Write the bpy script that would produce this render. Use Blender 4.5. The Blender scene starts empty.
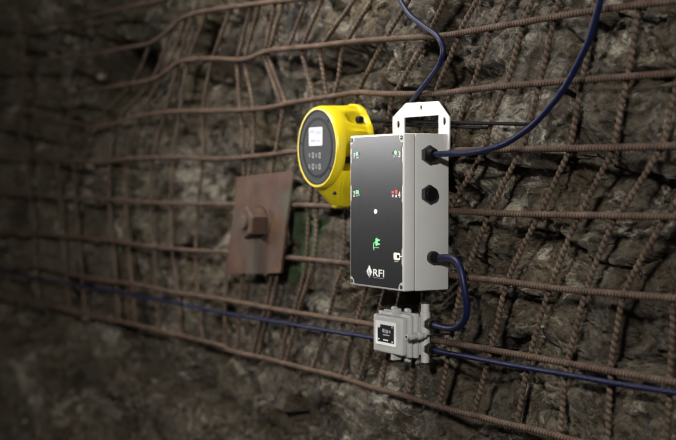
import bpy, bmesh, math, random
import numpy as np
from mathutils import Vector, Matrix

random.seed(7)
SC = bpy.context.scene
COL = SC.collection
PI = math.pi

# ------------------------------------------------------------------ camera, world, lights, exposure
FPX = 1300.0                                   # focal length in pixels of a 676 wide frame
CAM = Vector((0.0, -1.4685, 1.5))
YAW = math.radians(30.6)                       # angle between the view and the run of the wall
PITCH = math.atan(40.0 / FPX)
fwd = Vector((-math.cos(YAW) * math.cos(PITCH), math.sin(YAW) * math.cos(PITCH), -math.sin(PITCH)))
right = Vector((math.sin(YAW), math.cos(YAW), 0.0))
up = right.cross(fwd)
cam_data = bpy.data.cameras.new('camera')
cam = bpy.data.objects.new('camera', cam_data)
COL.objects.link(cam)
cam.matrix_world = Matrix(((right.x, up.x, -fwd.x, CAM.x), (right.y, up.y, -fwd.y, CAM.y),
                           (right.z, up.z, -fwd.z, CAM.z), (0, 0, 0, 1)))
cam_data.sensor_width = 36.0
cam_data.lens = FPX / 676.0 * 36.0
cam_data.clip_start = 0.05
cam_data.dof.use_dof = True
cam_data.dof.focus_distance = 2.43
cam_data.dof.aperture_fstop = 2.9
SC.camera = cam

world = bpy.data.worlds.new('tunnel_air')
SC.world = world
world.use_nodes = True
world.node_tree.nodes['Background'].inputs[0].default_value = (0.72, 0.66, 0.58, 1)
world.node_tree.nodes['Background'].inputs[1].default_value = 0.05


def lamp(name, typ, loc, target, power, color, **kw):
    d = bpy.data.lights.new(name, typ)
    d.energy = power
    d.color = color
    for k, v in kw.items():
        setattr(d, k, v)
    o = bpy.data.objects.new(name, d)
    COL.objects.link(o)
    o.location = loc
    o.rotation_euler = (Vector(target) - Vector(loc)).to_track_quat('-Z', 'Y').to_euler()
    return o


AIM = (-1.98, -0.05, 1.46)
# lamp on a stand further back along the drive, behind the camera and to its right
lamp('stand_lamp', 'SPOT', (1.7, -3.6, 2.9), (-2.72, -0.05, 1.40), 960, (1.0, 0.97, 0.93),
     spot_size=math.radians(47), spot_blend=1.0, shadow_soft_size=0.16)
# unseen fill light, added so the dark panel reflects a pale gradient
lamp('panel_fill_light', 'AREA', (-4.37, -1.46, 1.95), (-2.14, -0.11, 1.5), 4.2, (1.0, 0.99, 0.98),
     shape='RECTANGLE', size=1.0, size_y=0.55, spread=math.radians(75))
# unseen fill from overhead, added to light the tops of the bars
lamp('overhead_fill', 'AREA', (-2.6, -0.85, 3.1), (-2.6, 0.05, 1.4), 12, (1.0, 0.95, 0.88),
     shape='RECTANGLE', size=0.5, size_y=0.3, spread=math.radians(80))

vs = SC.view_settings
vs.view_transform = 'Standard'
vs.look = 'None'
vs.gamma = 1.0
vs.use_curve_mapping = False
vs.exposure = 0.0
SC.cycles.filter_width = 1.0
SC.cycles.caustics_reflective = False
SC.cycles.caustics_refractive = False


# ------------------------------------------------------------------ geometry from the survey of the wall
def ray(px, py):
    return fwd + right * ((px - 338.0) / FPX) - up * ((py - 220.0) / FPX)


def P(px, py, y=0.0):
    """point of the plane Y = y (parallel to the wall) seen along a sight line"""
    d = ray(px, py)
    return CAM + d * ((y - CAM.y) / d.y)


def PX(px, py, x):
    d = ray(px, py)
    return CAM + d * ((x - CAM.x) / d.x)


def smooth01(v):
    v = np.clip(v, 0, 1)
    return v * v * (3 - 2 * v)


def mesh_setback(x, z):
    """how far the sheet of mesh (and the rock behind it) steps back into the hollow at the far upper end"""
    return 0.08 * smooth01((-4.02 - x) / 0.55) * smooth01((z - 1.52) / 0.22)


def on_mesh(px, py, off=0.0):
    lo, hi = off, off + 0.18
    for _ in range(18):
        mid = (lo + hi) / 2
        p = P(px, py, mid)
        if off + float(mesh_setback(p.x, p.z)) > mid:
            lo = mid
        else:
            hi = mid
    return P(px, py, lo)


# ------------------------------------------------------------------ materials
def new_mat(name):
    m = bpy.data.materials.new(name)
    m.use_nodes = True
    nt = m.node_tree
    return m, nt, nt.nodes['Principled BSDF']


def node(nt, typ, **kw):
    n = nt.nodes.new(typ)
    for k, v in kw.items():
        setattr(n, k, v)
    return n


def noise_node(nt, scale, detail=6, rough=0.55, distort=0.0, vec=None, scl=(1, 1, 1)):
    if vec is None:
        tc = node(nt, 'ShaderNodeTexCoord')
        vec = tc.outputs['Object']
    if scl != (1, 1, 1):
        mp = node(nt, 'ShaderNodeMapping')
        mp.inputs['Scale'].default_value = scl
        nt.links.new(vec, mp.inputs['Vector'])
        vec = mp.outputs['Vector']
    n = node(nt, 'ShaderNodeTexNoise')
    n.inputs['Scale'].default_value = scale
    n.inputs['Detail'].default_value = detail
    n.inputs['Roughness'].default_value = rough
    n.inputs['Distortion'].default_value = distort
    nt.links.new(vec, n.inputs['Vector'])
    return n


def ramp(nt, src, stops):
    r = node(nt, 'ShaderNodeValToRGB')
    els = r.color_ramp.elements
    while len(els) < len(stops):
        els.new(0.5)
    for e, (p, c) in zip(els, stops):
        e.position = p
        e.color = c if len(c) == 4 else (*c, 1)
    nt.links.new(src, r.inputs['Fac'])
    return r


def plain(name, color, rough=0.45, metal=0.0, var=0.12, scale=40.0, bump=0.0, spec=0.5, coat=0.0):
    m, nt, b = new_mat(name)
    n = noise_node(nt, scale, 5, 0.6)
    lo = tuple(c * (1 - var) for c in color)
    hi = tuple(min(1, c * (1 + var)) for c in color)
    r = ramp(nt, n.outputs['Fac'], [(0.3, lo), (0.7, hi)])
    nt.links.new(r.outputs['Color'], b.inputs['Base Color'])
    b.inputs['Roughness'].default_value = rough
    b.inputs['Metallic'].default_value = metal
    b.inputs['Specular IOR Level'].default_value = spec
    b.inputs['Coat Weight'].default_value = coat
    if bump:
        bp = node(nt, 'ShaderNodeBump')
        bp.inputs['Strength'].default_value = bump
        bp.inputs['Distance'].default_value = 0.001
        nt.links.new(n.outputs['Fac'], bp.inputs['Height'])
        nt.links.new(bp.outputs['Normal'], b.inputs['Normal'])
    return m


def glow(name, color, strength):
    m, nt, b = new_mat(name)
    b.inputs['Base Color'].default_value = (*[c * 0.4 for c in color], 1)
    b.inputs['Emission Color'].default_value = (*color, 1)
    b.inputs['Emission Strength'].default_value = strength
    return m


def rust(name, dark, mid, light, scale=26.0, rough=0.75, stain=None, ribbed=False):
    m, nt, b = new_mat(name)
    n = noise_node(nt, scale, 8, 0.65)
    r = ramp(nt, n.outputs['Fac'], [(0.32, dark), (0.5, mid), (0.7, light)])
    col = r.outputs['Color']
    if stain:
        n3 = noise_node(nt, 9.0, 6, 0.6, 0.8)
        r3 = ramp(nt, n3.outputs['Fac'], [(0.5, (0, 0, 0)), (0.64, (1, 1, 1))])
        mx = node(nt, 'ShaderNodeMix', data_type='RGBA')
        nt.links.new(r3.outputs['Color'], mx.inputs['Factor'])
        nt.links.new(col, mx.inputs['A'])
        mx.inputs['B'].default_value = (*stain, 1)
        col = mx.outputs['Result']
    if ribbed:                                   # darker between the ribs, paler along them
        at = node(nt, 'ShaderNodeAttribute', attribute_name='groove')
        r4 = ramp(nt, at.outputs['Fac'], [(0.05, (0.30, 0.27, 0.25)), (0.75, (1.12, 1.10, 1.08))])
        mg = node(nt, 'ShaderNodeMix', data_type='RGBA', blend_type='MULTIPLY')
        mg.inputs['Factor'].default_value = 1.0
        nt.links.new(col, mg.inputs['A'])
        nt.links.new(r4.outputs['Color'], mg.inputs['B'])
        col = mg.outputs['Result']
    nt.links.new(col, b.inputs['Base Color'])
    b.inputs['Roughness'].default_value = rough
    b.inputs['Specular IOR Level'].default_value = 0.3
    n2 = noise_node(nt, 420.0, 4, 0.6)
    bp = node(nt, 'ShaderNodeBump')
    bp.inputs['Strength'].default_value = 0.35
    bp.inputs['Distance'].default_value = 0.0012
    nt.links.new(n2.outputs['Fac'], bp.inputs['Height'])
    nt.links.new(bp.outputs['Normal'], b.inputs['Normal'])
    return m


def rock_material():
    m, nt, b = new_mat('damp_rock')
    L = nt.links.new
    tc = node(nt, 'ShaderNodeTexCoord')
    ob = tc.outputs['Object']
    warp = noise_node(nt, 5.0, 4, 0.6, 0.0, ob)
    mul = node(nt, 'ShaderNodeVectorMath', operation='MULTIPLY_ADD')
    mul.inputs[1].default_value = (0.16, 0.16, 0.16)
    L(warp.outputs['Color'], mul.inputs[0])
    L(ob, mul.inputs[2])
    wv = mul.outputs['Vector']
    big = noise_node(nt, 4.2, 7, 0.6, 0.4, wv)
    base = ramp(nt, big.outputs['Fac'], [(0.30, (0.036, 0.028, 0.018)), (0.46, (0.115, 0.087, 0.053)),
                                         (0.58, (0.172, 0.135, 0.083)), (0.74, (0.25, 0.21, 0.145))])
    # streaks of pale mineral; 'pale' also paints in highlights of wet rock
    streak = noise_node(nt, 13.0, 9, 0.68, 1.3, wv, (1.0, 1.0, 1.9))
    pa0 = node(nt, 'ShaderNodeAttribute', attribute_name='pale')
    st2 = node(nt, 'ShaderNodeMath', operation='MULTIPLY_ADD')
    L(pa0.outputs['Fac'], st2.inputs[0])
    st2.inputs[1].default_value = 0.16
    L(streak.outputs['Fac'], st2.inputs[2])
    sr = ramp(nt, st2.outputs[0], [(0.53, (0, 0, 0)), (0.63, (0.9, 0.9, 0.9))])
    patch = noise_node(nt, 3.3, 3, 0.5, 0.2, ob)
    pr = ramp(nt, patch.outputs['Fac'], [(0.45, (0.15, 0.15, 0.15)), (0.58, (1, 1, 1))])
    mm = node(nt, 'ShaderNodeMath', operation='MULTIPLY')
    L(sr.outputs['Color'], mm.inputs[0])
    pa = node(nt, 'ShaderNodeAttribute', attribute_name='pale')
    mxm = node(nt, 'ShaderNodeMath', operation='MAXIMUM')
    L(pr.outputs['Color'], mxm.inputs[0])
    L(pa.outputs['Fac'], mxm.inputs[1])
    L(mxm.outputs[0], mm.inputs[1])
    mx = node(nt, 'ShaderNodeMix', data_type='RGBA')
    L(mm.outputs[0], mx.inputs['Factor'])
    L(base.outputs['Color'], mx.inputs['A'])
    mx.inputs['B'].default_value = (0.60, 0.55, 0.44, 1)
    # dark joints and grime
    grime = noise_node(nt, 31.0, 8, 0.7, 1.6, wv, (1.0, 1.0, 1.5))
    gr = ramp(nt, grime.outputs['Fac'], [(0.38, (0.16, 0.15, 0.14)), (0.54, (1, 1, 1))])
    mx2 = node(nt, 'ShaderNodeMix', data_type='RGBA', blend_type='MULTIPLY')
    mx2.inputs['Factor'].default_value = 1.0
    L(mx.outputs['Result'], mx2.inputs['A'])
    L(gr.outputs['Color'], mx2.inputs['B'])
    # moss that grows between the bolt plate and the boxes
    at = node(nt, 'ShaderNodeAttribute', attribute_name='moss')
    mn = noise_node(nt, 22.0, 6, 0.65, 0.5, ob)
    ms = node(nt, 'ShaderNodeMath', operation='MULTIPLY_ADD')
    L(mn.outputs['Fac'], ms.inputs[0])
    ms.inputs[1].default_value = 1.1
    ms.inputs[2].default_value = -0.55
    ad = node(nt, 'ShaderNodeMath', operation='ADD')
    L(ms.outputs[0], ad.inputs[0])
    L(at.outputs['Fac'], ad.inputs[1])
    mr = ramp(nt, ad.outputs[0], [(0.40, (0, 0, 0)), (0.62, (0.85, 0.85, 0.85))])
    mx3 = node(nt, 'ShaderNodeMix', data_type='RGBA')
    L(mr.outputs['Color'], mx3.inputs['Factor'])
    L(mx2.outputs['Result'], mx3.inputs['A'])
    mx3.inputs['B'].default_value = (0.055, 0.115, 0.035, 1)
    L(mx3.outputs['Result'], b.inputs['Base Color'])
    # damp sheen
    wet = noise_node(nt, 6.0, 5, 0.6, 0.3, ob)
    wr = ramp(nt, wet.outputs['Fac'], [(0.40, (0.24, 0.24, 0.24)), (0.60, (0.55, 0.55, 0.55))])
    L(wr.outputs['Color'], b.inputs['Roughness'])
    b.inputs['Specular IOR Level'].default_value = 0.75
    # relief
    f1 = noise_node(nt, 34.0, 10, 0.68, 1.4, wv, (1.0, 1.0, 1.7))
    f2 = noise_node(nt, 120.0, 6, 0.65, 0.8, wv)
    s = node(nt, 'ShaderNodeMath', operation='MULTIPLY_ADD')
    L(f2.outputs['Fac'], s.inputs[0])
    s.inputs[1].default_value = 0.28
    L(f1.outputs['Fac'], s.inputs[2])
    bp = node(nt, 'ShaderNodeBump')
    bp.inputs['Strength'].default_value = 1.0
    bp.inputs['Distance'].default_value = 0.034
    L(s.outputs[0], bp.inputs['Height'])
    L(bp.outputs['Normal'], b.inputs['Normal'])
    return m


M = {}
M['rock'] = rock_material()
M['bar'] = rust('rusty_bar', (0.052, 0.031, 0.022), (0.095, 0.062, 0.044), (0.15, 0.106, 0.078), 30, ribbed=True)
M['bar_thin'] = rust('rusty_thin_bar', (0.048, 0.030, 0.021), (0.094, 0.065, 0.046), (0.16, 0.12, 0.088), 22, ribbed=True)
M['plate'] = rust('rusty_plate', (0.050, 0.023, 0.016), (0.080, 0.040, 0.028), (0.105, 0.066, 0.036), 16, 0.62, (0.062, 0.060, 0.042))
M['nut'] = rust('rusty_nut', (0.040, 0.025, 0.018), (0.065, 0.040, 0.029), (0.09, 0.058, 0.042), 40, 0.6)
M['case'] = plain('grey_case', (0.50, 0.50, 0.485), 0.42, var=0.03, scale=18)
M['case_lid'] = plain('pale_grey_lid', (0.60, 0.60, 0.585), 0.40, var=0.03, scale=18)
M['white_steel'] = plain('white_coated_steel', (0.66, 0.66, 0.65), 0.40, var=0.02)
M['junction'] = plain('junction_grey', (0.42, 0.42, 0.405), 0.48, var=0.04, scale=30)
M['junction_white'] = plain('junction_white', (0.85, 0.85, 0.83), 0.45, var=0.02)
M['panel'] = plain('dark_panel_film', (0.018, 0.018, 0.021), 0.27, var=0.05, spec=0.6)
M['black'] = plain('black_plastic', (0.014, 0.014, 0.015), 0.42, var=0.1)
M['black_rubber'] = plain('black_rubber', (0.004, 0.004, 0.005), 0.6, var=0.1, spec=0.12)
M['blue'] = plain('navy_cable_sheath', (0.004, 0.006, 0.034), 0.45, var=0.12, spec=0.3)
M['yellow'] = plain('yellow_housing', (0.66, 0.52, 0.010), 0.36, var=0.03, scale=14)
M['dial'] = plain('charcoal_dial', (0.046, 0.048, 0.052), 0.6, var=0.04, spec=0.22)
M['dial_dark'] = plain('black_dial_ring', (0.008, 0.008, 0.009), 0.5, spec=0.15)
M['brass'] = plain('brass_ring', (0.20, 0.12, 0.045), 0.35, 0.7)
M['steel'] = plain('dull_steel', (0.30, 0.30, 0.30), 0.35, 0.8)
M['print'] = plain('white_print', (0.75, 0.75, 0.75), 0.5, var=0.02)
M['print_grey'] = plain('grey_print', (0.42, 0.42, 0.43), 0.5, var=0.02)
M['icon_grey'] = plain('icon_grey', (0.26, 0.26, 0.27), 0.5)
M['green'] = glow('green_backlight', (0.25, 0.95, 0.35), 0.8)
M['green_hot'] = glow('green_indicator', (0.22, 1.0, 0.32), 1.9)
M['red'] = glow('red_backlight', (1.0, 0.10, 0.07), 0.9)
M['white_led'] = glow('white_indicator', (1.0, 1.0, 1.0), 9.0)
M['white_soft'] = glow('white_backlight', (1.0, 0.92, 0.85), 0.55)
M['lcd'] = glow('pale_screen', (0.76, 0.75, 0.80), 0.55)
M['lcd_mark'] = plain('screen_marks', (0.45, 0.45, 0.55), 0.5)


# ------------------------------------------------------------------ object helpers
def link_mesh(name, me, mat, parent=None, smooth=False):
    me.materials.append(mat)
    if smooth:
        me.polygons.foreach_set('use_smooth', [True] * len(me.polygons))
    o = bpy.data.objects.new(name, me)
    COL.objects.link(o)
    if parent is not None:
        base = parent
        off = Vector(base.location)
        while base.parent is not None:
            base = base.parent
            off += base.location
        me.transform(Matrix.Translation(-off))
        o.parent = parent
    return o


def from_bm(name, bm, mat, parent=None, smooth=False):
    me = bpy.data.meshes.new(name)
    bm.normal_update()
    bm.to_mesh(me)
    bm.free()
    o = link_mesh(name, me, mat, parent, False)
    if smooth:
        sharp_smooth(me)
    return o


def sharp_smooth(me, ang=35):
    me.polygons.foreach_set('use_smooth', [True] * len(me.polygons))
    try:
        me.set_sharp_from_angle(angle=math.radians(ang))
    except Exception:
        pass


def thing(name, label, cat, loc, group=None):
    o = bpy.data.objects.new(name, None)
    o.empty_display_size = 0.02
    COL.objects.link(o)
    o.location = loc
    return tag(o, label, cat, group)


def tag(o, label, cat, group=None):
    o['label'] = label
    o['category'] = cat
    if group:
        o['group'] = group
    return o


def add_box(bm, lo, hi, bevel=0.0, seg=2):
    vs_ = [bm.verts.new((x, y, z)) for x in (lo[0], hi[0]) for y in (lo[1], hi[1]) for z in (lo[2], hi[2])]
    f = [(0, 1, 3, 2), (4, 6, 7, 5), (0, 4, 5, 1), (2, 3, 7, 6), (0, 2, 6, 4), (1, 5, 7, 3)]
    fs = [bm.faces.new([vs_[i] for i in q]) for q in f]
    if bevel > 0:
        es = list({e for q in fs for e in q.edges})
        bmesh.ops.bevel(bm, geom=es, offset=bevel, segments=seg, profile=0.5, affect='EDGES')


def box(name, lo, hi, mat, parent=None, bevel=0.0, seg=2):
    bm = bmesh.new()
    add_box(bm, lo, hi, bevel, seg)
    return from_bm(name, bm, mat, parent, bevel > 0)


AX = {'X': Matrix.Rotation(PI / 2, 4, 'Y'), '-Y': Matrix.Rotation(PI / 2, 4, 'X'), 'Z': Matrix.Identity(4)}


def add_lathe(bm, origin, axis, profile, n=32, phase=0.0, close=True, rfun=None):
    """profile: list of (distance along axis, radius)"""
    mt = Matrix.Translation(Vector(origin)) @ AX[axis]
    rings = []
    for w, r in profile:
        ring = []
        for k in range(n):
            a = phase + 2 * PI * k / n
            rr = r if rfun is None else rfun(w, r, a)
            ring.append(bm.verts.new(mt @ Vector((rr * math.cos(a), rr * math.sin(a), w))))
        rings.append(ring)
    for a, b in zip(rings[:-1], rings[1:]):
        for k in range(n):
            bm.faces.new((a[k], a[(k + 1) % n], b[(k + 1) % n], b[k]))
    if close:
        bm.faces.new(rings[0][::-1])
        bm.faces.new(rings[-1])


def lathe(name, origin, axis, profile, mat, parent=None, n=32, phase=0.0, rfun=None):
    bm = bmesh.new()
    add_lathe(bm, origin, axis, profile, n, phase, True, rfun)
    return from_bm(name, bm, mat, parent, True)


def catmull(pts, step):
    pts = [Vector(p) for p in pts]
    q = [pts[0] * 2 - pts[1]] + pts + [pts[-1] * 2 - pts[-2]]
    out = []
    for i in range(1, len(q) - 2):
        p0, p1, p2, p3 = q[i - 1:i + 3]
        n = max(2, int((p2 - p1).length / step))
        for k in range(n):
            t = k / n
            out.append(0.5 * ((2 * p1) + (p2 - p0) * t + (2 * p0 - 5 * p1 + 4 * p2 - p3) * t * t
                              + (3 * p1 - p0 - 3 * p2 + p3) * t ** 3))
    out.append(pts[-1])
    return np.array([tuple(p) for p in out])


def resample(c, step):
    d = np.concatenate(([0], np.cumsum(np.linalg.norm(np.diff(c, axis=0), axis=1))))
    n = max(3, int(d[-1] / step) + 1)
    s = np.linspace(0, d[-1], n)
    return np.stack([np.interp(s, d, c[:, k]) for k in range(3)], 1), s


def tube_mesh(name, curve, radius, nside=10, step=0.006, rib=0.0, pitch=0.007, twist=0.0):
    c, s = resample(curve, step)
    n = len(c)
    t = np.gradient(c, axis=0)
    t /= np.linalg.norm(t, axis=1)[:, None]
    ref = np.array([0.31, -0.9, 0.29])
    u = np.cross(t, ref)
    u /= np.linalg.norm(u, axis=1)[:, None]
    v = np.cross(t, u)
    a = np.arange(nside) * 2 * PI / nside
    r = np.full((n, nside), radius)
    if rib:
        ph = 2 * PI * s[:, None] / pitch + twist * a[None, :]
        r = radius * (1 + rib * np.clip(1.6 * np.sin(ph), -1, 1))
    vv = c[:, None, :] + r[..., None] * (np.cos(a)[None, :, None] * u[:, None, :] + np.sin(a)[None, :, None] * v[:, None, :])
    vv = vv.reshape(-1, 3)
    i = np.arange(n - 1)[:, None] * nside
    k = np.arange(nside)[None, :]
    k2 = (k + 1) % nside
    f = np.stack([i + k, i + k2, i + nside + k2, i + nside + k], -1).reshape(-1, 4)
    me = bpy.data.meshes.new(name)
    nf = len(f)
    me.vertices.add(len(vv))
    me.vertices.foreach_set('co', vv.astype(np.float32).ravel())
    loops = np.concatenate([f.ravel(), np.arange(nside)[::-1], (n - 1) * nside + np.arange(nside)])
    me.loops.add(len(loops))
    me.loops.foreach_set('vertex_index', loops.astype(np.int32))
    me.polygons.add(nf + 2)
    st = np.concatenate([np.arange(nf) * 4, [nf * 4, nf * 4 + nside]])
    me.polygons.foreach_set('loop_start', st.astype(np.int32))
    me.update(calc_edges=True)
    me.validate()
    if rib:
        g = np.clip(0.5 + 0.9 * np.sin(ph), 0, 1).astype(np.float32).ravel()
        at = me.attributes.new('groove', 'FLOAT', 'POINT')
        at.data.foreach_set('value', g)
    return me


def tube(name, pts, radius, mat, parent=None, nside=12, step=0.006, **kw):
    c = catmull(pts, 0.004) if len(pts) > 2 else np.array([tuple(p) for p in pts])
    return link_mesh(name, tube_mesh(name, c, radius, nside, step, **kw), mat, parent, True)


def curve_plate(name, outline, holes, y0, y1, mat, parent, bevel=0.0):
    """flat plate in the XZ plane with holes, between y0 (front) and y1"""
    cu = bpy.data.curves.new(name, 'CURVE')
    cu.dimensions = '2D'
    cu.fill_mode = 'BOTH'
    cu.extrude = abs(y1 - y0) / 2 - bevel
    cu.bevel_depth = bevel
    cu.bevel_resolution = 1
    for loop in [outline] + holes:
        sp = cu.splines.new('POLY')
        sp.points.add(len(loop) - 1)
        for p, (x, z) in zip(sp.points, loop):
            p.co = (x, z, 0, 1)
        sp.use_cyclic_u = True
    return curve_to_part(name, cu, Matrix.Translation((0, (y0 + y1) / 2, 0)) @ Matrix.Rotation(PI / 2, 4, 'X'), mat, parent)


def curve_to_part(name, cu, mtx, mat, parent):
    tmp = bpy.data.objects.new('tmp', cu)
    COL.objects.link(tmp)
    bpy.context.view_layer.update()
    dg = bpy.context.evaluated_depsgraph_get()
    me = bpy.data.meshes.new_from_object(tmp.evaluated_get(dg))
    bpy.data.objects.remove(tmp)
    bpy.data.curves.remove(cu)
    me.name = name
    me.materials.clear()
    me.transform(mtx)
    return link_mesh(name, me, mat, parent)


def text_part(name, body, x0, x1, zlo, zhi, y, mat, parent, thick=0.0004):
    """lettering laid on a plane facing the tunnel, fitted to a rectangle"""
    cu = bpy.data.curves.new(name, 'FONT')
    cu.body = body
    cu.size = 1.0
    cu.extrude = 0.01
    cu.offset = 0.012
    o = curve_to_part(name, cu, Matrix.Identity(4), mat, None)
    me = o.data
    co = np.empty(len(me.vertices) * 3)
    me.vertices.foreach_get('co', co)
    co = co.reshape(-1, 3)
    lo, hi = co.min(0), co.max(0)
    sx, sz = (x1 - x0) / (hi[0] - lo[0]), (zhi - zlo) / (hi[1] - lo[1])
    out = np.stack([x0 + (co[:, 0] - lo[0]) * sx, y - thick * (co[:, 2] - lo[2]) / (hi[2] - lo[2]),
                    zlo + (co[:, 1] - lo[1]) * sz], 1)
    me.vertices.foreach_set('co', out.ravel())
    me.update()
    off = Vector(parent.location)
    b = parent
    while b.parent is not None:
        b = b.parent
        off += b.location
    me.transform(Matrix.Translation(-off))
    o.parent = parent
    return o


def circle2(cx, cz, rx, rz, n=20, a0=0.0):
    return [(cx + rx * math.cos(a0 + 2 * PI * k / n), cz + rz * math.sin(a0 + 2 * PI * k / n)) for k in range(n)]


def rrect(x0, x1, z0, z1, r, n=5):
    out = []
    for cx, cz, a in ((x1 - r, z1 - r, 0), (x0 + r, z1 - r, PI / 2), (x0 + r, z0 + r, PI), (x1 - r, z0 + r, 1.5 * PI)):
        for k in range(n + 1):
            t = a + PI / 2 * k / n
            out.append((cx + r * math.cos(t), cz + r * math.sin(t)))
    return out


# ------------------------------------------------------------------ the rock face
rng = np.random.RandomState(11)
PERM = rng.permutation(4096)
GRAD = rng.rand(4096) * 2 * PI


def perlin(x, y, seed=0):
    xi, yi = np.floor(x).astype(int), np.floor(y).astype(int)
    xf, yf = x - xi, y - yi

    def g(ix, iy, dx, dy):
        a = GRAD[PERM[(PERM[(ix + seed * 131) & 4095] + iy) & 4095]]
        return np.cos(a) * dx + np.sin(a) * dy
    u = xf ** 3 * (xf * (xf * 6 - 15) + 10)
    v = yf ** 3 * (yf * (yf * 6 - 15) + 10)
    a = g(xi, yi, xf, yf) * (1 - u) + g(xi + 1, yi, xf - 1, yf) * u
    b = g(xi, yi + 1, xf, yf - 1) * (1 - u) + g(xi + 1, yi + 1, xf - 1, yf - 1) * u
    return (a * (1 - v) + b * v) * 1.5


def fbm(x, y, oct_=5, seed=0, gain=0.5, ridged=False):
    s, amp = 0, 1.0
    for o in range(oct_):
        n = perlin(x * 2 ** o + 17.3 * o, y * 2 ** o - 9.1 * o, seed + o)
        s = s + amp * ((0.5 - np.abs(n)) if ridged else n)
        amp *= gain
    return s


def facets(x, y, seed, tilt):
    """broken blocks: every cell has its own height and tilt"""
    xi, yi = np.floor(x).astype(int), np.floor(y).astype(int)
    best = np.full(x.shape, 1e9)
    sec = np.full(x.shape, 1e9)
    val = np.zeros(x.shape)
    R = np.random.RandomState(seed).rand(5, 4096)
    for dx in (-1, 0, 1):
        for dy in (-1, 0, 1):
            cx, cy = xi + dx, yi + dy
            h = PERM[(PERM[cx & 4095] + cy) & 4095]
            px, py = cx + R[0][h], cy + R[1][h]
            d = (x - px) ** 2 + (y - py) ** 2
            v = (R[2][h] - 0.5) + tilt * ((R[3][h] - 0.5) * (x - px) + (R[4][h] - 0.5) * (y - py))
            nearer = d < best
            sec = np.where(nearer, best, np.minimum(sec, d))
            val = np.where(nearer, v, val)
            best = np.where(nearer, d, best)
    edge = np.sqrt(sec) - np.sqrt(best)
    return val, edge


def rock_y(x, z):
    wx = x + 0.05 * fbm(x * 5, z * 5, 3, 3)
    wz = z + 0.05 * fbm(x * 5, z * 5, 3, 9)
    # beds dip gently, so blocks are sheared
    bx, bz = wx + 0.35 * wz, wz - 0.15 * wx
    h = 0.055 * fbm(x * 2.1, z * 2.1, 4, 21)
    f1, e1 = facets(bx * 3.2, bz * 5.0, 5, 1.6)
    f2, e2 = facets(bx * 9.0, bz * 13.0, 6, 1.5)
    h = h + 0.066 * f1 - 0.020 * np.exp(-(e1 / 0.05) ** 2)
    h = h + 0.024 * f2 - 0.006 * np.exp(-(e2 / 0.06) ** 2)
    h = h + 0.014 * fbm(wx * 14, wz * 20, 5, 31, 0.55, True)
    f3, e3 = facets((bx + 0.02 * fbm(x * 20, z * 20, 2, 51)) * 24, (bz + 0.02 * fbm(x * 20, z * 20, 2, 55)) * 34, 8, 1.6)
    h = h + 0.011 * f3 - 0.003 * np.exp(-(e3 / 0.08) ** 2)
    h = h + 0.004 * fbm(wx * 60, wz * 80, 3, 41)
    y = 0.074 - h
    for cx, cz, rx, rz, d in HOLLOWS:
        q = ((x - cx) / rx) ** 2 + ((z - cz) / rz) ** 2
        y = y + d * np.exp(-q ** 1.5)
    y = y + mesh_setback(x, z) * 1.15
    floor_ = 0.026 + mesh_setback(x, z)
    k = 0.02
    return floor_ + k * np.log1p(np.exp(np.clip((y - floor_) / k, -30, 30)))


HOLLOWS = []


def hollow(px, py, wpx, hpx, d):
    c = P(px, py, 0.06)
    e = P(px + wpx, py, 0.06)
    f = P(px, py + hpx, 0.06)
    HOLLOWS.append((c.x, c.z, abs(e.x - c.x), abs(f.z - c.z), d))


hollow(95, 78, 42, 34, 0.42)
hollow(25, 140, 22, 20, 0.25)
hollow(20, 320, 28, 25, 0.25)
hollow(345, 62, 40, 16, 0.10)
hollow(480, 75, 55, 9, 0.05)
hollow(472, 238, 26, 26, -0.06)
hollow(465, 168, 22, 18, -0.05)
hollow(320, 240, 34, 40, -0.05)
hollow(640, 78, 40, 9, 0.08)
hollow(560, 185, 40, 20, 0.02)
hollow(215, 75, 25, 20, 0.12)


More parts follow.
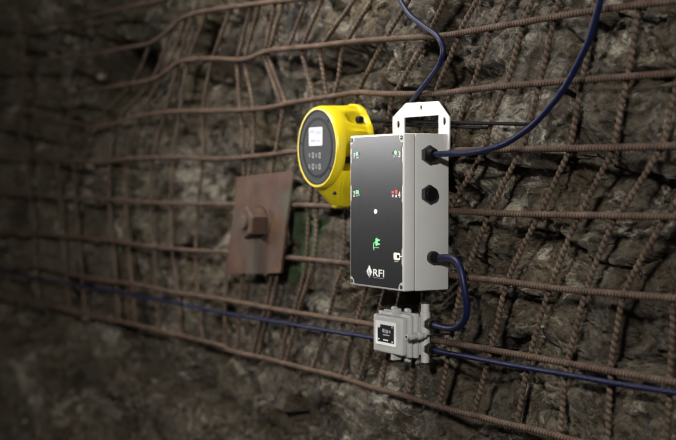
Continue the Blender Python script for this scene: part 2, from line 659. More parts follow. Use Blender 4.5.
def build_rock():
    xs = np.concatenate([np.linspace(-9.0, -5.6, 60)[:-1], np.linspace(-5.6, -3.4, 330)[:-1],
                         np.linspace(-3.4, -1.25, 620)[:-1], np.linspace(-1.25, 0.6, 90)])
    zs = np.concatenate([np.linspace(-0.2, 0.70, 40)[:-1], np.linspace(0.70, 2.25, 430)[:-1], np.linspace(2.25, 3.3, 50)])
    X, Z = np.meshgrid(xs, zs, indexing='ij')
    Y = rock_y(X, Z)
    # ledges overhang slightly: slide points down the dip by relief
    co = np.stack([X, Y, Z], -1).reshape(-1, 3)
    nx, nz = len(xs), len(zs)
    i = (np.arange(nx - 1)[:, None] * nz + np.arange(nz - 1)[None, :]).ravel()
    f = np.stack([i, i + nz, i + nz + 1, i + 1], 1)
    me = bpy.data.meshes.new('wall_back')
    me.vertices.add(len(co))
    me.vertices.foreach_set('co', co.astype(np.float32).ravel())
    me.loops.add(f.size)
    me.loops.foreach_set('vertex_index', f.astype(np.int32).ravel())
    me.polygons.add(len(f))
    me.polygons.foreach_set('loop_start', (np.arange(len(f)) * 4).astype(np.int32))
    me.update(calc_edges=True)
    moss = np.zeros(len(co))
    for px, py, wx, hx, s in ((318, 232, 22, 34, 0.95), (300, 268, 24, 22, 0.8), (262, 168, 16, 14, 0.45), (335, 285, 18, 14, 0.4)):
        c, e, g = P(px, py, .06), P(px + wx, py, .06), P(px, py + hx, .06)
        moss = np.maximum(moss, s * np.exp(-((co[:, 0] - c.x) / (e.x - c.x)) ** 2 - ((co[:, 2] - c.z) / (g.z - c.z)) ** 2))
    at = me.attributes.new('moss', 'FLOAT', 'POINT')
    at.data.foreach_set('value', moss.astype(np.float32))
    # pale mineral patches, with highlights of the wet rock painted in among them
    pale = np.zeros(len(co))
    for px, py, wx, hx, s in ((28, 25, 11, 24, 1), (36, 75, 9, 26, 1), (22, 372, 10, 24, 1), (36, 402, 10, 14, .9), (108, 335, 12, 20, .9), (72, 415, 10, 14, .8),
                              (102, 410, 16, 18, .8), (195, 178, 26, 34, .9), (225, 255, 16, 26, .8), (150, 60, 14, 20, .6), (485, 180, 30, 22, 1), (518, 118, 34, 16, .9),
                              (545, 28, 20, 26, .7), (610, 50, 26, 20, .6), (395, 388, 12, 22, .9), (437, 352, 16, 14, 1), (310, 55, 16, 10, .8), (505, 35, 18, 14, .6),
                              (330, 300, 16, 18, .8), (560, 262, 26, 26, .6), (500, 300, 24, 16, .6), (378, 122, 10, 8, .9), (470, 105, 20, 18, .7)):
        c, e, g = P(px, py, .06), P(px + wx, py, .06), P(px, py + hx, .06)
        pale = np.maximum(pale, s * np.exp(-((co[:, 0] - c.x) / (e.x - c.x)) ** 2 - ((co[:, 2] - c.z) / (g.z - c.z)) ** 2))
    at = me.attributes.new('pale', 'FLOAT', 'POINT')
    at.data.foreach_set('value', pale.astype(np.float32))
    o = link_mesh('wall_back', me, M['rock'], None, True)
    o['kind'] = 'structure'
    o['label'] = 'dark damp broken rock face of the tunnel behind the steel mesh'
    return o


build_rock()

# ------------------------------------------------------------------ the steel mesh: one welded sheet, every bar a part
HBARS = [
    [(-60, 30), (0, 27), (50, 24), (75, 21), (105, 12.5), (150, 2.5), (190, -8), (240, -22)],
    [(-60, 74), (0, 68), (50, 61), (87, 56), (125, 48), (150, 43), (169, 30), (181, 19), (201, 12), (244, 5.5), (281, 1), (330, -4), (400, -14)],
    [(-60, 104), (0, 99), (50, 96), (72, 95), (112, 87), (150, 80), (167, 71), (181, 61.5), (211, 58.5), (244, 59.5), (269, 51), (319, 46),
     (338, 43.5), (375, 40), (438, 36), (463, 32.5), (507, 25), (582, 12.5), (637, 5), (676, 0.5), (760, -11)],
    [(-60, 129), (0, 128), (25, 127), (67, 122.5), (100, 127), (135, 117.5), (169, 112), (215, 111), (260, 109), (294, 102.5), (338, 95.5),
     (358, 92.5), (388, 94), (438, 93.5), (468, 90), (507, 86), (582, 80), (676, 73), (760, 65)],
    [(-60, 154), (0, 155), (25, 154), (75, 161), (100, 162.5), (125, 159), (169, 157.5), (219, 159), (269, 155), (297, 151.5), (370, 150),
     (446, 150.5), (507, 149.5), (594, 148), (676, 146), (760, 144)],
    [(-60, 187), (0, 191), (50, 196), (100, 199), (137, 202), (169, 203.5), (234, 204.5), (291, 205), (319, 206), (380, 209), (450, 211),
     (507, 213.7), (676, 217), (760, 219)],
    [(-60, 228), (0, 231), (50, 235), (100, 239), (137, 244.5), (169, 248.5), (201, 251), (229, 252.5), (286, 257.5), (338, 262.5), (400, 269),
     (449, 275), (475, 278.5), (507, 282), (570, 290), (676, 298.5), (760, 307)],
    [(-60, 257), (0, 263), (32, 265), (62, 272.5), (100, 280), (135, 284), (169, 291.5), (219, 299), (252, 305), (294, 312.5), (338, 319.5),
     (372, 325), (430, 339), (463, 345), (507, 352.7), (570, 364), (619, 372.5), (676, 382.5), (760, 397)],
    [(-60, 286), (0, 295), (25, 297.5), (50, 306), (87, 315), (125, 322.5), (169, 333), (219, 345), (231, 351), (269, 359.5), (306, 369),
     (338, 376.5), (370, 387), (405, 396), (438, 406), (475, 415.5), (507, 424), (544, 432), (572, 440), (660, 462), (740, 484)],
]
VBARS = [
    [(672, 292), (673, 330), (670, 375), (667, 440), (665, 470)],
    [(690, 165), (676, 203), (664.5, 220), (627, 287), (617, 330), (611, 367), (608, 440), (607, 458)],
    [(690, 20), (676, 88), (671, 110), (664, 144), (659, 152), (622, 211), (614, 220), (588, 285), (576, 330), (568, 360), (565, 380), (560, 438)],
    [(646, -25), (639, 7), (632, 55), (626, 85), (621, 110), (614, 147), (608, 160), (581, 212), (576, 222), (552, 282), (537, 330), (527, 370), (517, 427)],
    [(598, -20), (593, 15), (589, 45), (581, 87), (577, 110), (571, 145), (566, 158), (542, 210), (536, 221), (508, 280), (496, 330), (487, 365), (474, 415)],
    [(564, -22), (559, 0), (554, 20), (542, 75), (533, 110), (524, 145), (517, 158), (490, 211), (486, 222), (465, 275), (456, 310), (451, 340), (446, 368), (440, 406)],
    [(538, -25), (533, 0), (523, 24), (508, 80), (495, 110), (485, 145), (475, 167), (452, 206), (436, 250), (424, 294), (416, 345), (408, 396)],
    [(511, -20), (503, 7), (490.5, 32), (472, 88), (462, 112), (452, 140), (436, 190), (414, 245), (401, 291), (387, 357), (381, 389)],
    [(484, -20), (477, 0), (463, 25), (458, 38), (436, 91), (418, 130), (404, 195), (391, 262), (384, 294), (369, 347), (359, 382)],
    [(454, -20), (445, 0), (432, 27), (423, 45), (396, 92), (390, 110), (380, 190), (371, 262), (365, 292), (353, 335), (341, 376)],
    [(412, -6), (405, 7), (384, 42), (359, 91), (352, 125), (346, 190), (343, 262), (336, 287), (324, 335), (313, 369)],
    [(379, -12), (372, 0), (348, 40), (342, 52), (338, 82), (334, 96), (322, 150), (317, 205), (314, 259), (299, 309), (294, 330), (286, 363)],
    [(320, 150), (310, 200), (306, 262), (295, 309), (287, 330), (281, 362)],
    [(370, -22), (353, 2), (324, 43), (320, 50), (327, 97)],
    [(328, -10), (321.5, 2), (303, 45), (302, 53), (314, 99)],
    [(311, -12), (306, 2), (289, 46)],
    [(288, -10), (283, 5), (270, 47), (269, 58), (286, 103)],
    [(280, -10), (275, 5), (266, 48), (265, 58), (281, 104)],
    [(284, 104), (278, 140), (270, 180), (266, 210), (262, 256)],
    [(263, 0), (259, 7), (246, 54), (245, 65), (253, 107), (253, 153), (249, 175), (247, 208), (246, 255), (240, 304), (239, 330), (236, 352)],
    [(252, 3), (250, 9), (238, 57), (237, 65), (240, 109), (244, 152), (241, 205), (228, 254), (225, 300), (225, 346)],
    [(278, 272), (271, 306), (264, 330), (258, 357)],
    [(272, 272), (266, 306), (258, 330), (253, 355)],
    [(231, 8), (214, 55), (211, 64), (203, 110), (203, 157), (198, 204), (196, 250), (198, 294), (203, 340)],
    [(208, 9), (189, 58), (187, 66), (180, 110), (174, 157), (171, 203), (172, 248), (178, 292), (182, 335)],
    [(198, 0), (179, 60), (166, 110), (153, 159), (151, 202), (154, 245), (156, 288), (160, 329)],
    [(186, 18), (164, 74), (140, 116), (127, 159), (126, 200), (128, 243), (132, 283), (136, 324)],
    [(172, 28), (152, 80), (118, 122), (110, 161), (109, 199), (113, 240), (116, 281), (119, 321)],
    [(58, 60), (74, 95), (68, 122), (58, 158), (60, 196), (64, 236), (66, 273), (70, 310)],
    [(150, 45), (132, 84), (92, 126), (76, 161), (75, 197), (79, 237), (82, 276), (85, 314)],
    [(20, 25), (24, 66), (24, 98), (20, 127), (24, 154), (30, 194), (34, 234), (36, 266), (38, 301)],
]
mesh_root = thing('rebar_mesh', 'rusty welded sheet of ribbed steel bars pinned over the whole rock face', 'steel mesh',
                  on_mesh(338, 440, 0.0))
for b in HBARS:
    c = catmull([on_mesh(x, y) for x, y in b], 0.01)
    me = tube_mesh('horizontal_bar', c, 0.0058, 10, 0.0018, 0.10, 0.0080, 1.0)
    link_mesh('horizontal_bar', me, M['bar'], mesh_root, True)
for b in VBARS:
    c = catmull([on_mesh(x, y, 0.0095) for x, y in b], 0.01)
    me = tube_mesh('vertical_bar', c, 0.0047, 9, 0.0024, 0.13, 0.0115, 1.0)
    link_mesh('vertical_bar', me, M['bar_thin'], mesh_root, True)

# ------------------------------------------------------------------ rock bolt with its square bearing plate
pl = [P(238, 177.5, -0.014), P(291.5, 171.5, -0.014), P(281, 272.5, -0.014), P(226.5, 274, -0.014)]
cen = sum(pl, Vector()) / 4
bolt_root = thing('rock_bolt', 'square rusty bearing plate with a big hex nut bolted over the mesh', 'rock bolt', (cen.x, 0.0, cen.z))
curve_plate('bearing_plate', [(p.x, p.z) for p in pl], [], -0.0155, -0.0080, M['plate'], bolt_root, 0.0012)
nc = P(257.0, 222.5, -0.030)
lathe('washer', (nc.x, -0.0155, nc.z), '-Y', [(0, 0.044), (0.004, 0.043)], M['nut'], bolt_root, 28)
lathe('hex_nut', (nc.x, -0.0195, nc.z), '-Y', [(0, 0.038), (0.003, 0.041), (0.040, 0.041), (0.044, 0.036)], M['nut'], bolt_root, 6, 0.35)
lathe('bolt_end', (nc.x, -0.0160, nc.z), '-Y', [(0, 0.018), (0.039, 0.018), (0.0520, 0.0175), (0.0555, 0.0145)], M['nut'], bolt_root, 24)

# ------------------------------------------------------------------ control box
BX0, BX1 = -2.2420, -2.0460
BZ0, BZ1 = 1.2889, 1.5886
BYF, BYB = -0.1145, -0.0105
LIDY = BYF + 0.026
ctl = thing('control_box', 'tall pale grey box with a dark front panel and lit indicators, hung on the mesh', 'control box',
            ((BX0 + BX1) / 2, BYB, BZ0))
box('case_body', (BX0, LIDY + 0.0012, BZ0), (BX1, BYB, BZ1), M['case'], ctl, 0.0022)
bm = bmesh.new()
add_box(bm, (BX0, BYF, BZ0), (BX1, LIDY, BZ1), 0.003, 3)
lid = from_bm('lid', bm, M['case_lid'], ctl, True)
yf = BYF


def F(px, py):
    p = P(px, py, yf)
    return p.x, p.z


# dark film with stepped edges and rounded cut-outs around the corner screws
m_ = 0.0045
nt_ = 0.0026
xa, xb, za, zb = BX0 + m_, BX1 - m_, BZ0 + m_ * 0.9, BZ1 - m_ * 0.9
cr = 0.0135


def corner(cx, cz, a0):
    return [(cx + cr * math.cos(a), cz + cr * math.sin(a)) for a in np.linspace(a0, a0 - PI / 2, 7)]


def ztop(py):
    return F(404, py)[1]


out = []
out += corner(xa, zb, 0)[::-1] and [(xa, zb - cr)] + [(xa + cr * math.sin(t), zb - cr * math.cos(t)) for t in np.linspace(0.15, 1.42, 6)] + [(xa + cr, zb)]
out += [(xb - cr, zb)] + [(xb - cr * math.cos(t), zb - cr * math.sin(t)) for t in np.linspace(0.15, 1.42, 6)] + [(xb, zb - cr)]
for p0, p1 in ((146, 163), (185, 203), (248, 266)):
    z0_, z1_ = ztop(p0), ztop(p1)
    out += [(xb, z0_), (xb - nt_, z0_ - 0.003), (xb - nt_, z1_ + 0.003), (xb, z1_)]
out += [(xb, za + cr)] + [(xb - cr * math.sin(t), za + cr * math.cos(t)) for t in np.linspace(0.15, 1.42, 6)] + [(xb - cr, za)]
out += [(xa + cr, za)] + [(xa + cr * math.cos(t), za + cr * math.sin(t)) for t in np.linspace(0.15, 1.42, 6)] + [(xa, za + cr)]
for p0, p1 in ((203, 185), (163, 146)):
    z0_, z1_ = ztop(p0), ztop(p1)
    out += [(xa, z0_), (xa + nt_, z0_ + 0.003), (xa + nt_, z1_ - 0.003), (xa, z1_)]
panel = curve_plate('front_panel', out, [], BYF - 0.0008, BYF + 0.0005, M['panel'], ctl)
yf = BYF - 0.0008
for sx, sz in ((xa + 0.0035, zb - 0.0045), (xb - 0.0035, zb - 0.0045), (xa + 0.0035, za + 0.0045), (xb - 0.0035, za + 0.0045)):
    s = lathe('corner_screw', (sx, BYF + 0.0002, sz), '-Y', [(0, 0.0042), (0.0012, 0.0042), (0.0014, 0.0036)], M['black'], ctl, 16)
    s2 = curve_plate('screw_slot', [(sx - .0028, sz - .0006), (sx + .0028, sz - .0006), (sx + .0028, sz + .0006), (sx - .0028, sz + .0006)],
                     [], BYF - 0.0015, BYF - 0.0010, M['steel'], s)


def rect_on(name, px0, py0, px1, py1, mat, parent, thick=0.0005, y=None):
    a = P(px0, py0, y if y is not None else yf)
    b = P(px1, py1, y if y is not None else yf)
    yy = y if y is not None else yf
    return curve_plate(name, [(a.x, b.z), (b.x, b.z), (b.x, a.z), (a.x, a.z)], [], yy - thick, yy, mat, parent)


def disc_on(name, px, py, r, mat, parent, thick=0.0006):
    x, z = F(px, py)
    return lathe(name, (x, yf, z), '-Y', [(0, r), (thick, r), (thick * 1.6, r * 0.6)], mat, parent, 20)


def digit(ch, px, py, h, mat):
    x, z = F(px, py)
    w = h * (0.26 if ch == '1' else 0.62)
    return text_part('lettering', ch, x - w / 2, x + w / 2, z - h / 2, z + h / 2, yf, mat, panel)


# channel indicators: number, lit icons
digit('1', 354.4, 155.6, 0.0095, M['print'])
disc_on('green_indicator', 357.0, 153.8, 0.0034, M['green_hot'], panel)
rect_on('dark_indicator', 358.9, 152.6, 360.1, 155.0, M['black'], panel)
rect_on('icon_caption', 356.2, 157.0, 358.8, 158.4, M['print_grey'], panel)
digit('3', 399.5, 154.3, 0.0115, M['print'])
disc_on('green_indicator', 395.8, 152.6, 0.0038, M['green_hot'], panel)
rect_on('dark_indicator', 392.2, 151.4, 394.0, 153.8, M['black'], panel)
rect_on('icon_caption', 393.6, 155.6, 395.2, 157.2, M['print_grey'], panel)
rect_on('icon_caption', 396.0, 155.6, 397.4, 157.2, M['print_grey'], panel)
digit('2', 354.2, 193.8, 0.0115, M['print'])
rect_on('green_indicator', 355.9, 190.3, 357.1, 194.0, M['green'], panel)
rect_on('green_indicator', 357.5, 190.3, 358.8, 194.0, M['green'], panel)
rect_on('icon_caption', 356.2, 194.8, 357.4, 196.4, M['print_grey'], panel)
rect_on('icon_caption', 358.6, 194.2, 359.4, 196.0, M['print_grey'], panel)
digit('4', 399.4, 194.6, 0.0125, M['print'])
rect_on('red_indicator', 391.8, 191.2, 393.8, 193.2, M['red'], panel)
rect_on('red_indicator', 395.6, 189.8, 397.4, 193.6, M['red'], panel)
rect_on('icon_caption', 392.2, 194.6, 393.6, 197.2, M['print'], panel)
rect_on('icon_caption', 395.6, 194.8, 397.0, 197.4, M['print'], panel)
disc_on('white_indicator', 375.7, 211.5, 0.0032, M['white_led'], panel, 0.0012)
# mains plug symbol
px_, pz_ = F(376.8, 242.0)
bm = bmesh.new()
k = 0.0085
sym = [(-.45, -.75), (-.15, -.95), (.45, -.65), (.45, .65), (0.0, 1.0), (-.45, .70)]
plug = curve_plate('plug_symbol', [(px_ + a * k, pz_ + b * k) for a, b in sym], [], yf - 0.0006, yf, M['green'], panel)
for dz in (0.45, -0.45):
    curve_plate('plug_pin', [(px_ + .4 * k, pz_ + (dz - .17) * k), (px_ + 1.25 * k, pz_ + (dz - .17) * k), (px_ + 1.25 * k, pz_ + (dz + .17) * k),
                             (px_ + .4 * k, pz_ + (dz + .17) * k)], [], yf - 0.0006, yf, M['green'], plug)
tube('plug_lead', [Vector((px_ - .4 * k, yf, pz_)), Vector((px_ - 1.1 * k, yf, pz_ - .2 * k)), Vector((px_ - 1.45 * k, yf, pz_ - 1.0 * k)),
                   Vector((px_ - 1.1 * k, yf, pz_ - 1.9 * k))], 0.0010, M['green'], plug, 6, 0.002)
rect_on('plug_caption', 374.0, 247.0, 379.2, 248.2, M['print_grey'], panel)
# round-cornered unit symbol at the right edge
a_, b_ = F(393.8, 252.4), F(400.2, 260.4)
sy = curve_plate('unit_symbol', rrect(a_[0], b_[0], b_[1], a_[1], 0.004), [rrect(a_[0] + .011, b_[0] - .002, b_[1] + .004, a_[1] - .004, 0.0015)],
                 yf - 0.0006, yf, M['white_soft'], panel)
rect_on('unit_symbol_stub', 400.2, 255.8, 402.2, 257.0, M['white_soft'], sy)
rect_on('unit_caption', 394.4, 260.8, 398.4, 262.0, M['print_grey'], panel)
# maker's mark: hatched lozenge and letters
l0, l1 = F(366.2, 272.0), F(372.2, 272.0)
cx_ = (l0[0] + l1[0]) / 2
ht, hb = F(369.2, 265.2)[1], F(369.2, 278.2)[1]
cz_ = (ht + hb) / 2
hw, hh = (l1[0] - l0[0]) / 2, (ht - hb) / 2
loz = curve_plate('logo_lozenge', [(cx_ - hw * .82, cz_), (cx_ + hw * .06, cz_ - hh * .98), (cx_ + hw, cz_), (cx_ + hw * .06, cz_ + hh)], [],
                  yf - 0.0005, yf, M['print'], panel)
for q in (-0.62, -0.36, -0.10):
    curve_plate('logo_hatch', [(cx_ + hw * (q - .35) * .7, cz_ + hh * (q + .32)), (cx_ + hw * (q - .35) * .7 + .0014, cz_ + hh * (q + .30)),
                               (cx_ + hw * .52 + hw * q * .5, cz_ + hh * (q - .26) + .0), (cx_ + hw * .52 + hw * q * .5 - .001, cz_ + hh * (q - .31))],
                [], yf - 0.0009, yf - 0.0005, M['panel'], loz)
t0, t1 = F(373.2, 277.0), F(384.2, 269.6)
text_part('logo_letters', 'RFI', t0[0], t1[0], F(378, 276.6)[1], F(378, 269.4)[1], yf, M['print'], panel)
rect_on('logo_caption', 373.6, 277.6, 383.6, 278.6, M['print_grey'], panel)

# white steel bracket standing up behind the box
by0, by1 = -0.0140, -0.0108


def B(px, py):
    p = P(px, py, by0)
    return p.x, p.z


ol = [B(392.6, 133.5), B(392.6, 117.5), B(406, 103.2), B(437.7, 101.4), B(449.0, 117.0), B(449.0, 130.5)]
foot = BZ1 - 0.03
zi_l, zi_r = B(404, 117.6), B(438.6, 114.8)
outline = [(ol[0][0], foot), ol[1], ol[2], ol[3], ol[4], (ol[5][0], foot), (zi_r[0], foot), (zi_r[0], zi_r[1]), (zi_l[0], zi_r[1]), (zi_l[0], foot)]
hx, hz = B(420.8, 107.6)
h1x, h1z = B(398.0, 124.6)
h2x, h2z = B(444.2, 121.3)
curve_plate('mounting_bracket', outline,
            [circle2(hx, hz, 0.0046, 0.0050), circle2(h1x, h1z, 0.0060, 0.0085), circle2(h2x, h2z, 0.0055, 0.0085)],
            by0, by1, M['white_steel'], ctl, 0.0004)


# cable glands and blanking plug on the right flank
def side(px, py):
    return PX(px, py, BX1)


g1, g2, g3 = side(428.2, 154.8), side(428.2, 194.2), side(432.0, 257.5)
for nm, g, hexr, tail in (('cable_gland', g1, 0.0182, True), ('blanking_plug', g2, 0.0182, False), ('cable_gland', g3, 0.0125, True)):
    e = lathe(nm, (BX1 - 0.001, g.y, g.z), 'X', [(0, hexr * 0.95), (0.002, hexr), (0.009, hexr), (0.011, hexr * 0.9)], M['black'], ctl, 6 if hexr > .015 else 24, PI / 6 * 0 )
    if tail:
        lathe('gland_dome', (BX1 + 0.009, g.y, g.z), 'X', [(0, hexr * 0.78), (0.008, hexr * 0.72), (0.013, hexr * 0.55)], M['black_rubber'], e, 20)
    else:
        lathe('plug_cap', (BX1 + 0.009, g.y, g.z), 'X', [(0, hexr * 0.74), (0.0045, hexr * 0.72), (0.006, hexr * 0.62)], M['black_rubber'], e, 20)

# ------------------------------------------------------------------ yellow gas detector
DB, DFR = -0.0080, -0.1060
dc = P(316.6, 147.5, DFR)
det = thing('gas_detector', 'round yellow detector with a dark dial and pale screen beside the grey box', 'detector', (dc.x, DB, dc.z))
DR = 37.8 * (dc - CAM).dot(fwd) / FPX
D = DB - DFR


def wrap(a):
    return (a + PI) % (2 * PI) - PI


def det_r(w, r, a):
    # angle a: 0 = +X (towards the near end of the wall), 90 deg = up
    f = w / D
    sx = 0.83 + 0.17 * min(1.0, max(0.0, (f - 0.1) / 0.7))
    r = r / math.sqrt((math.cos(a) / sx) ** 2 + math.sin(a) ** 2)
    mid = math.exp(-((f - 0.36) / 0.20) ** 2)
    rr = r
    # right-hand flank is drawn in between back flange and bezel
    rr -= 0.040 * math.exp(-((f - 0.42) / 0.30) ** 6) * math.exp(-(wrap(a + math.radians(26)) / 0.50) ** 6)
    rr -= 0.040 * math.exp(-((f - 0.42) / 0.30) ** 6) * math.exp(-(wrap(a - math.radians(206)) / 0.50) ** 6)
    # scoops around the fixing screws
    for c in (48, 132):
        q = wrap(a - math.radians(c)) / 0.17
        rr -= 0.024 * math.exp(-((f - 0.33) / 0.20) ** 2) * math.exp(-q ** 4)
    for c in (70, 22, 110, 158):
        q = wrap(a - math.radians(c)) / 0.05
        rr += 0.0055 * mid * math.exp(-q * q)
    return rr


R0 = DR * 1.145
prof = [(0.0, R0 * 1.0), (0.002, R0 * 1.03), (0.012, R0 * 1.03), (0.015, R0 * 1.0)]
for f in np.linspace(0.20, 0.86, 18):
    prof.append((f * D, R0 * (1.0 - 0.035 * f)))
prof += [(0.90 * D, DR * 1.105), (0.955 * D, DR * 1.085), (0.985 * D, DR * 1.065), (1.0 * D, DR * 1.045), (1.0 * D, DR * 1.0), (0.975 * D, DR * 0.985)]
lathe('housing', (dc.x, DB, dc.z), '-Y', prof, M['yellow'], det, 128, 0.0, det_r)
# tapering lug below
bm = bmesh.new()
zt, zl = dc.z - DR * 0.62, P(342, 207.5, -0.045).z
sec = [(zt, 0.078, DFR + 0.004, DB - 0.030), (zt - 0.25 * (zt - zl), 0.071, DFR + 0.008, DB - 0.030), (zt - 0.5 * (zt - zl), 0.052, DFR + 0.016, DB - 0.026),
       (zt - 0.85 * (zt - zl), 0.025, DFR + 0.034, DB - 0.020), (zl + 0.005, 0.018, DFR + 0.040, DB - 0.022), (zl, 0.013, DFR + 0.046, DB - 0.028)]
rings = []
for z, hwid, y0, y1 in sec:
    c = 0.25
    w = hwid
    d = y1 - y0
    loop = [(-w, y1), (-w, y0 + d * c), (-w * .55, y0), (w * .55, y0), (w, y0 + d * c), (w, y1)]
    rings.append([bm.verts.new((dc.x + a, b, z)) for a, b in loop])
for r1, r2 in zip(rings[:-1], rings[1:]):
    for i in range(6):
        bm.faces.new((r1[i], r1[(i + 1) % 6], r2[(i + 1) % 6], r2[i]))
bm.faces.new(rings[0][::-1])
bm.faces.new(rings[-1])
bmesh.ops.recalc_face_normals(bm, faces=bm.faces)
bmesh.ops.bevel(bm, geom=[e for e in bm.edges if e.calc_face_angle(0) > 0.45], offset=0.003, segments=2, affect='EDGES')
lug = from_bm('fixing_lug', bm, M['yellow'], det, True)
for sxx in (-1, 1):
    lathe('lug_slot', (dc.x + sxx * 0.030, DFR + 0.0335, zt - 0.045), '-Y', [(0, 0.005), (0.010, 0.005)], M['dial_dark'], lug, 14)
lathe('lug_knob', (dc.x, DFR + 0.062, zl + 0.008), '-Y', [(0, 0.010), (0.018, 0.010), (0.022, 0.007)], M['yellow'], lug, 18)
# screws in the scoops
for c in (48, 132):
    a = math.radians(c)
    lathe('fixing_screw', (dc.x + R0 * .86 * math.cos(a), DB - 0.018, dc.z + R0 * .86 * math.sin(a)), '-Y',
          [(0, 0.0075), (0.011, 0.0075), (0.013, 0.0055)], M['dial_dark'], det, 16)
pq = P(347.6, 160.0, DB - 0.040)
lathe('dark_gap', (dc.x + R0 * 0.50, DB - 0.046, pq.z), 'X', [(0, 0.008), (pq.x - dc.x - R0 * 0.50 - 0.002, 0.008), (pq.x - dc.x - R0 * 0.50, 0.006)], M['black'], det, 16)  # black piece that paints in the dark gap of the flank
dial = lathe('dial', (dc.x, DFR + 0.010, dc.z), '-Y', [(0, DR * 0.985), (0.0075, DR * 0.985), (0.0085, DR * 0.97)], M['dial'], det, 64)
yd = DFR + 0.0015
curve_plate('dial_groove', circle2(dc.x, dc.z, DR * 0.80, DR * 0.80, 64), [circle2(dc.x, dc.z, DR * 0.73, DR * 0.73, 64)], yd - 0.0008, yd + 0.0005, M['dial_dark'], dial)
curve_plate('dial_rim', circle2(dc.x, dc.z, DR * 0.985, DR * 0.985, 64), [circle2(dc.x, dc.z, DR * 0.955, DR * 0.955, 64)], yd - 0.0012, yd + 0.0005, M['dial_dark'], dial)
for c in (50, -40, 172):
    a = math.radians(c)
    lathe('dial_screw', (dc.x + DR * .875 * math.cos(a), yd, dc.z + DR * .875 * math.sin(a)), '-Y', [(0, 0.0036), (0.001, 0.0036)], M['dial_dark'], dial, 12)
s0, s1 = P(309.3, 127.6, yd), P(322.6, 145.6, yd)
scr = curve_plate('screen', rrect(s0.x, s1.x, s1.z, s0.z, 0.004), [], yd - 0.0012, yd, M['lcd'], dial)
for i, (a, b, c, d) in enumerate(((.10, .45, .70, .85), (.55, .9, .62, .78), (.15, .5, .2, .34), (.6, .88, .22, .3))):
    x0, x1 = s0.x + (s1.x - s0.x) * a, s0.x + (s1.x - s0.x) * b
    z0, z1 = s1.z + (s0.z - s1.z) * c, s1.z + (s0.z - s1.z) * d
    curve_plate('screen_mark', [(x0, z0), (x1, z0), (x1, z1), (x0, z1)], [], yd - 0.0015, yd - 0.0012, M['lcd_mark'], scr)
for py in (155.4, 166.6):
    for px in (309.6, 313.2, 316.4, 319.8):
        q = P(px, py, yd)
        w = 0.0026 if px in (309.6, 316.4) else 0.0042
        h = 0.0040 if px in (309.6, 316.4) else 0.0062
        curve_plate('dial_icon', rrect(q.x - w, q.x + w, q.z - h, q.z + h, 0.0012), [rrect(q.x - w * .45, q.x + w * .45, q.z - h * .5, q.z + h * .5, 0.0004)],
                    yd - 0.0006, yd, M['icon_grey'], dial)

# ------------------------------------------------------------------ small junction box under the control box
JF, JB = -0.0660, -0.0085
ja, jb = P(373.0, 331.5, JF), P(401.5, 336.5, JF)
jx0, jx1 = ja.x, jb.x
jzt, jzb = P(373.0, 313.5, JF).z, P(373.0, 350.5, JF).z
jc = (jx0 + jx1) / 2
jun = thing('junction_box', 'small grey junction box with white framed display, below the tall control box', 'junction box', (jc, JB, jzb))
cover = box('display_cover', (jx0, JF, jzb), (jx1, JF + 0.015, jzt), M['junction'], jun, 0.004, 3)
box('front_flange', (jx0 - 0.004, JF + 0.0150, jzb - 0.004), (jx1 + 0.006, JF + 0.0240, jzt + 0.006), M['junction'], jun, 0.003)
box('rear_flange', (jx0 - 0.002, JF + 0.0255, jzb - 0.005), (jx1 + 0.009, JF + 0.0365, jzt + 0.008), M['junction'], jun, 0.003)
box('case_body', (jx0 + 0.002, JF + 0.0370, jzb), (jx1 + 0.006, JB, jzt + 0.002), M['junction'], jun, 0.003)
f0, f1 = P(376.0, 319.6, JF), P(396.2, 346.6, JF)
fz0, fz1 = P(376, 343.2, JF).z, f0.z
curve_plate('display_frame', rrect(f0.x, f1.x, fz0, fz1, 0.003), [], JF - 0.0012, JF + 0.0005, M['junction_white'], cover)
d0, d1 = P(378.4, 323.6, JF), P(394.4, 343.0, JF)
dz0 = P(378.4, 340.8, JF).z
disp = curve_plate('display', [(d0.x, dz0), (d1.x, dz0), (d1.x, d0.z), (d0.x, d0.z)], [], JF - 0.0018, JF - 0.0010, M['panel'], cover)
ww, hh_ = d1.x - d0.x, d0.z - dz0
for a, b, c, d, mt_ in ((.30, .44, .56, .76, 'print_grey'), (.50, .64, .54, .74, 'print_grey'), (.70, .80, .58, .72, 'print_grey'), (.34, .74, .40, .46, 'print_grey'),
                        (.36, .66, .10, .17, 'print'), (.04, .12, .10, .18, 'print'), (.88, .95, .05, .12, 'print'), (.86, .94, .88, .95, 'print_grey')):
    curve_plate('display_mark', [(d0.x + ww * a, dz0 + hh_ * c), (d0.x + ww * b, dz0 + hh_ * c), (d0.x + ww * b, dz0 + hh_ * d), (d0.x + ww * a, dz0 + hh_ * d)],
                [], JF - 0.0021, JF - 0.0018, M[mt_], disp)
lq = P(380.0, 325.4, JF)
lathe('display_button', (lq.x, JF - 0.0016, lq.z), '-Y', [(0, 0.0042), (0.002, 0.0042), (0.003, 0.003)], M['junction_white'], disp, 16)
# latches and hinge lugs above and below the cover
tx = jx0 + (jx1 - jx0) * 0.60
box('latch', (tx - 0.0035, JF + 0.006, jzt - 0.004), (tx + 0.0035, JF + 0.026, jzt + 0.015), M['junction'], jun, 0.002)
box('latch', (tx - 0.004, JF + 0.004, jzb - 0.013), (tx + 0.004, JF + 0.026, jzb + 0.004), M['junction'], jun, 0.002)
for sgn, zz in ((1, jzt), (-1, jzb)):
    for dx in (0.018, -0.030):
        lathe('hinge_knuckle', (tx + dx - 0.006, JF + 0.030, zz + sgn * 0.011), 'X', [(0, 0.0045), (0.003, 0.0055), (0.010, 0.0055), (0.013, 0.0045)], M['junction'], jun, 14)
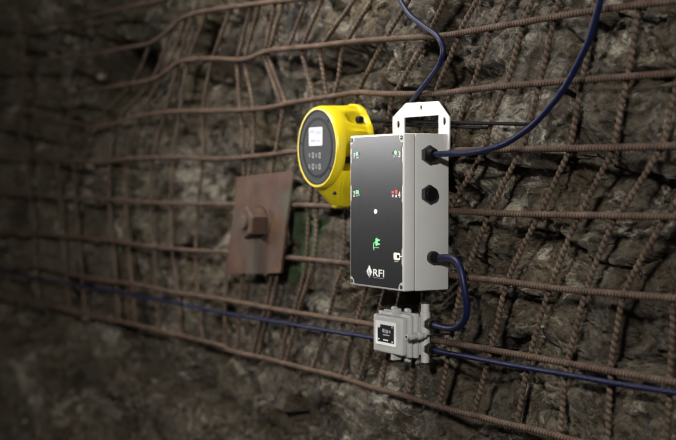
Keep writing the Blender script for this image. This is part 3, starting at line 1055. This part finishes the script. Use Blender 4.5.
# conduit tee on the right flank: vertical stubs and cable glands
cxp = jx1 + 0.0150
cyp = -0.020
top_z = PX(417.5, 303.5, cxp).z
bot_z = PX(417.5, 363.5, cxp).z
tee = lathe('conduit', (cxp, cyp, bot_z), 'Z', [(0, 0.0085), (0.016, 0.0085), (0.017, 0.0100), (top_z - bot_z - 0.018, 0.0100), (top_z - bot_z - 0.017, 0.0085),
                                              (top_z - bot_z, 0.0085)], M['junction'], jun, 24)
lathe('conduit_cap', (cxp, cyp, top_z - 0.001), 'Z', [(0, 0.0088), (0.0035, 0.0088), (0.005, 0.0070)], M['black'], tee, 20)
lathe('conduit_cap', (cxp, cyp, bot_z - 0.004), 'Z', [(0, 0.0070), (0.0015, 0.0088), (0.005, 0.0088)], M['black'], tee, 20)
ga, gb = PX(425, 324.2, cxp + 0.012), PX(425, 349.2, cxp + 0.012)
for g in (ga, gb):
    g_ = lathe('cable_gland', (cxp + 0.004, cyp, g.z), 'X', [(0, 0.0100), (0.012, 0.0100)], M['junction'], jun, 20)
    lathe('gland_nut', (cxp + 0.012, cyp, g.z), 'X', [(0, 0.0118), (0.009, 0.0118), (0.011, 0.0105)], M['black'], g_, 6)
    lathe('gland_ring', (cxp + 0.0228, cyp, g.z), 'X', [(0, 0.0092), (0.002, 0.0092)], M['brass'], g_, 20)
    lathe('gland_dome', (cxp + 0.0245, cyp, g.z), 'X', [(0, 0.0088), (0.006, 0.0080), (0.009, 0.0062)], M['black_rubber'], g_, 20)
# long fixing bolt beside the cover
sx_ = jx1 + 0.031
sq = PX(406.3, 337.0, sx_)
sl = lathe('bolt_sleeve', (sx_, sq.y + 0.044, sq.z), '-Y', [(0, 0.0052), (0.008, 0.0055), (0.009, 0.0074), (0.016, 0.0074), (0.017, 0.0055), (0.026, 0.0055), (0.027, 0.0070), (0.036, 0.0070),
                                                          (0.0365, 0.0056), (0.044, 0.0056)], M['junction'], jun, 20)
lathe('bolt_socket', (sx_, sq.y + 0.001, sq.z), '-Y', [(0, 0.0030), (0.0014, 0.0030)], M['black'], sl, 14)
box('bolt_ear', (jx1 + 0.004, sq.y + 0.030, sq.z - 0.0045), (sx_ - 0.002, sq.y + 0.037, sq.z + 0.0045), M['junction'], jun, 0.0015)
tube('fixing_rod', [Vector((sx_, sq.y + 0.042, sq.z)), Vector((sx_, 0.030, sq.z))], 0.0016, M['black'], jun, 10, 0.02)

# ------------------------------------------------------------------ cables and rods
c1 = [on_mesh(x, y, -0.014) for x, y in ((396, -14), (400.5, 0), (410, 15), (425, 27), (438, 37), (443, 50), (439, 65), (429, 79))] + [P(418, 93, -0.0128), P(412.5, 101, -0.0062), P(410, 107, -0.0046), P(408, 118, -0.0046)]
tag(tube('blue_cable', c1, 0.0055, M['blue']), 'navy cable hanging in a bend from above and passing behind the white bracket', 'cable', 'navy cables')
yg = g1.y
c2 = [Vector((BX1 + 0.0215, yg, g1.z)), P(448, 153.6, yg), P(468, 152.8, yg + 0.004), P(488, 149.2, yg + 0.008), P(508, 142, yg + 0.010), P(532, 125.5, yg + 0.008),
      P(548, 109, yg + 0.004), P(564.5, 87.5, yg), P(577, 65, yg - 0.004), P(588, 42.5, yg - 0.008), P(595, 20, yg - 0.012), P(601, -2, yg - 0.016), P(605, -26, yg - 0.02)]
tag(tube('blue_cable', c2, 0.0058, M['blue']), 'navy cable curving from the topmost gland of the tall box up and out of view', 'cable', 'navy cables')
c3 = [Vector((BX1 + 0.0215, g3.y, g3.z)), P(446, 257.4, g3.y), P(455.3, 260.3, g3.y), P(460.6, 269, g3.y), P(464, 285, -0.048), P(466.6, 303, -0.042), P(466, 316, -0.036),
      P(460.5, 325, -0.030), P(450, 328.4, -0.024), Vector((cxp + 0.030, cyp, ga.z))]
tag(tube('blue_cable', c3, 0.0066, M['blue']), 'short navy cable looping from the lowest gland above to the junction box', 'cable', 'navy cables')
c4 = [on_mesh(x, y, -0.0115) for x, y in ((-60, 263), (0, 272), (50, 280), (100, 288.7), (137, 296), (169, 302), (219, 312), (244, 316.5), (289, 324), (329, 331), (365, 336.6))]
c4 += [Vector((jx0 + 0.0045, -0.0180, P(380, 339, -0.018).z))]
tag(tube('blue_cable', c4, 0.0047, M['blue'], None, 10, 0.012), 'long navy cable running from the dark far end into the junction box', 'cable', 'navy cables')
c5 = [Vector((cxp + 0.030, cyp, gb.z)), P(447, 352.9, -0.019), P(463, 355.8, -0.0165), P(507, 364.4, -0.0125), P(570, 375.2, -0.0118), P(619, 384, -0.0118), P(676, 393, -0.0118), P(760, 408, -0.012)]
tag(tube('blue_cable', c5, 0.0048, M['blue']), 'navy cable leaving the lower gland of the junction box towards the near end', 'cable', 'navy cables')

r1 = [P(366, 121.0, 0.0006), P(533, 124.3, 0.0006)]
tag(tube('black_rod', r1, 0.0036, M['black_rubber'], None, 10, 0.02), 'upper and longer of two thin black rods behind the white bracket', 'rod', 'black rods behind the bracket')
r2 = [P(384, 124.9, 0.0014), P(487, 127.8, 0.0014)]
tag(tube('black_rod', r2, 0.0028, M['black_rubber'], None, 10, 0.02), 'lower and shorter of two thin black rods behind the white bracket', 'rod', 'black rods behind the bracket')
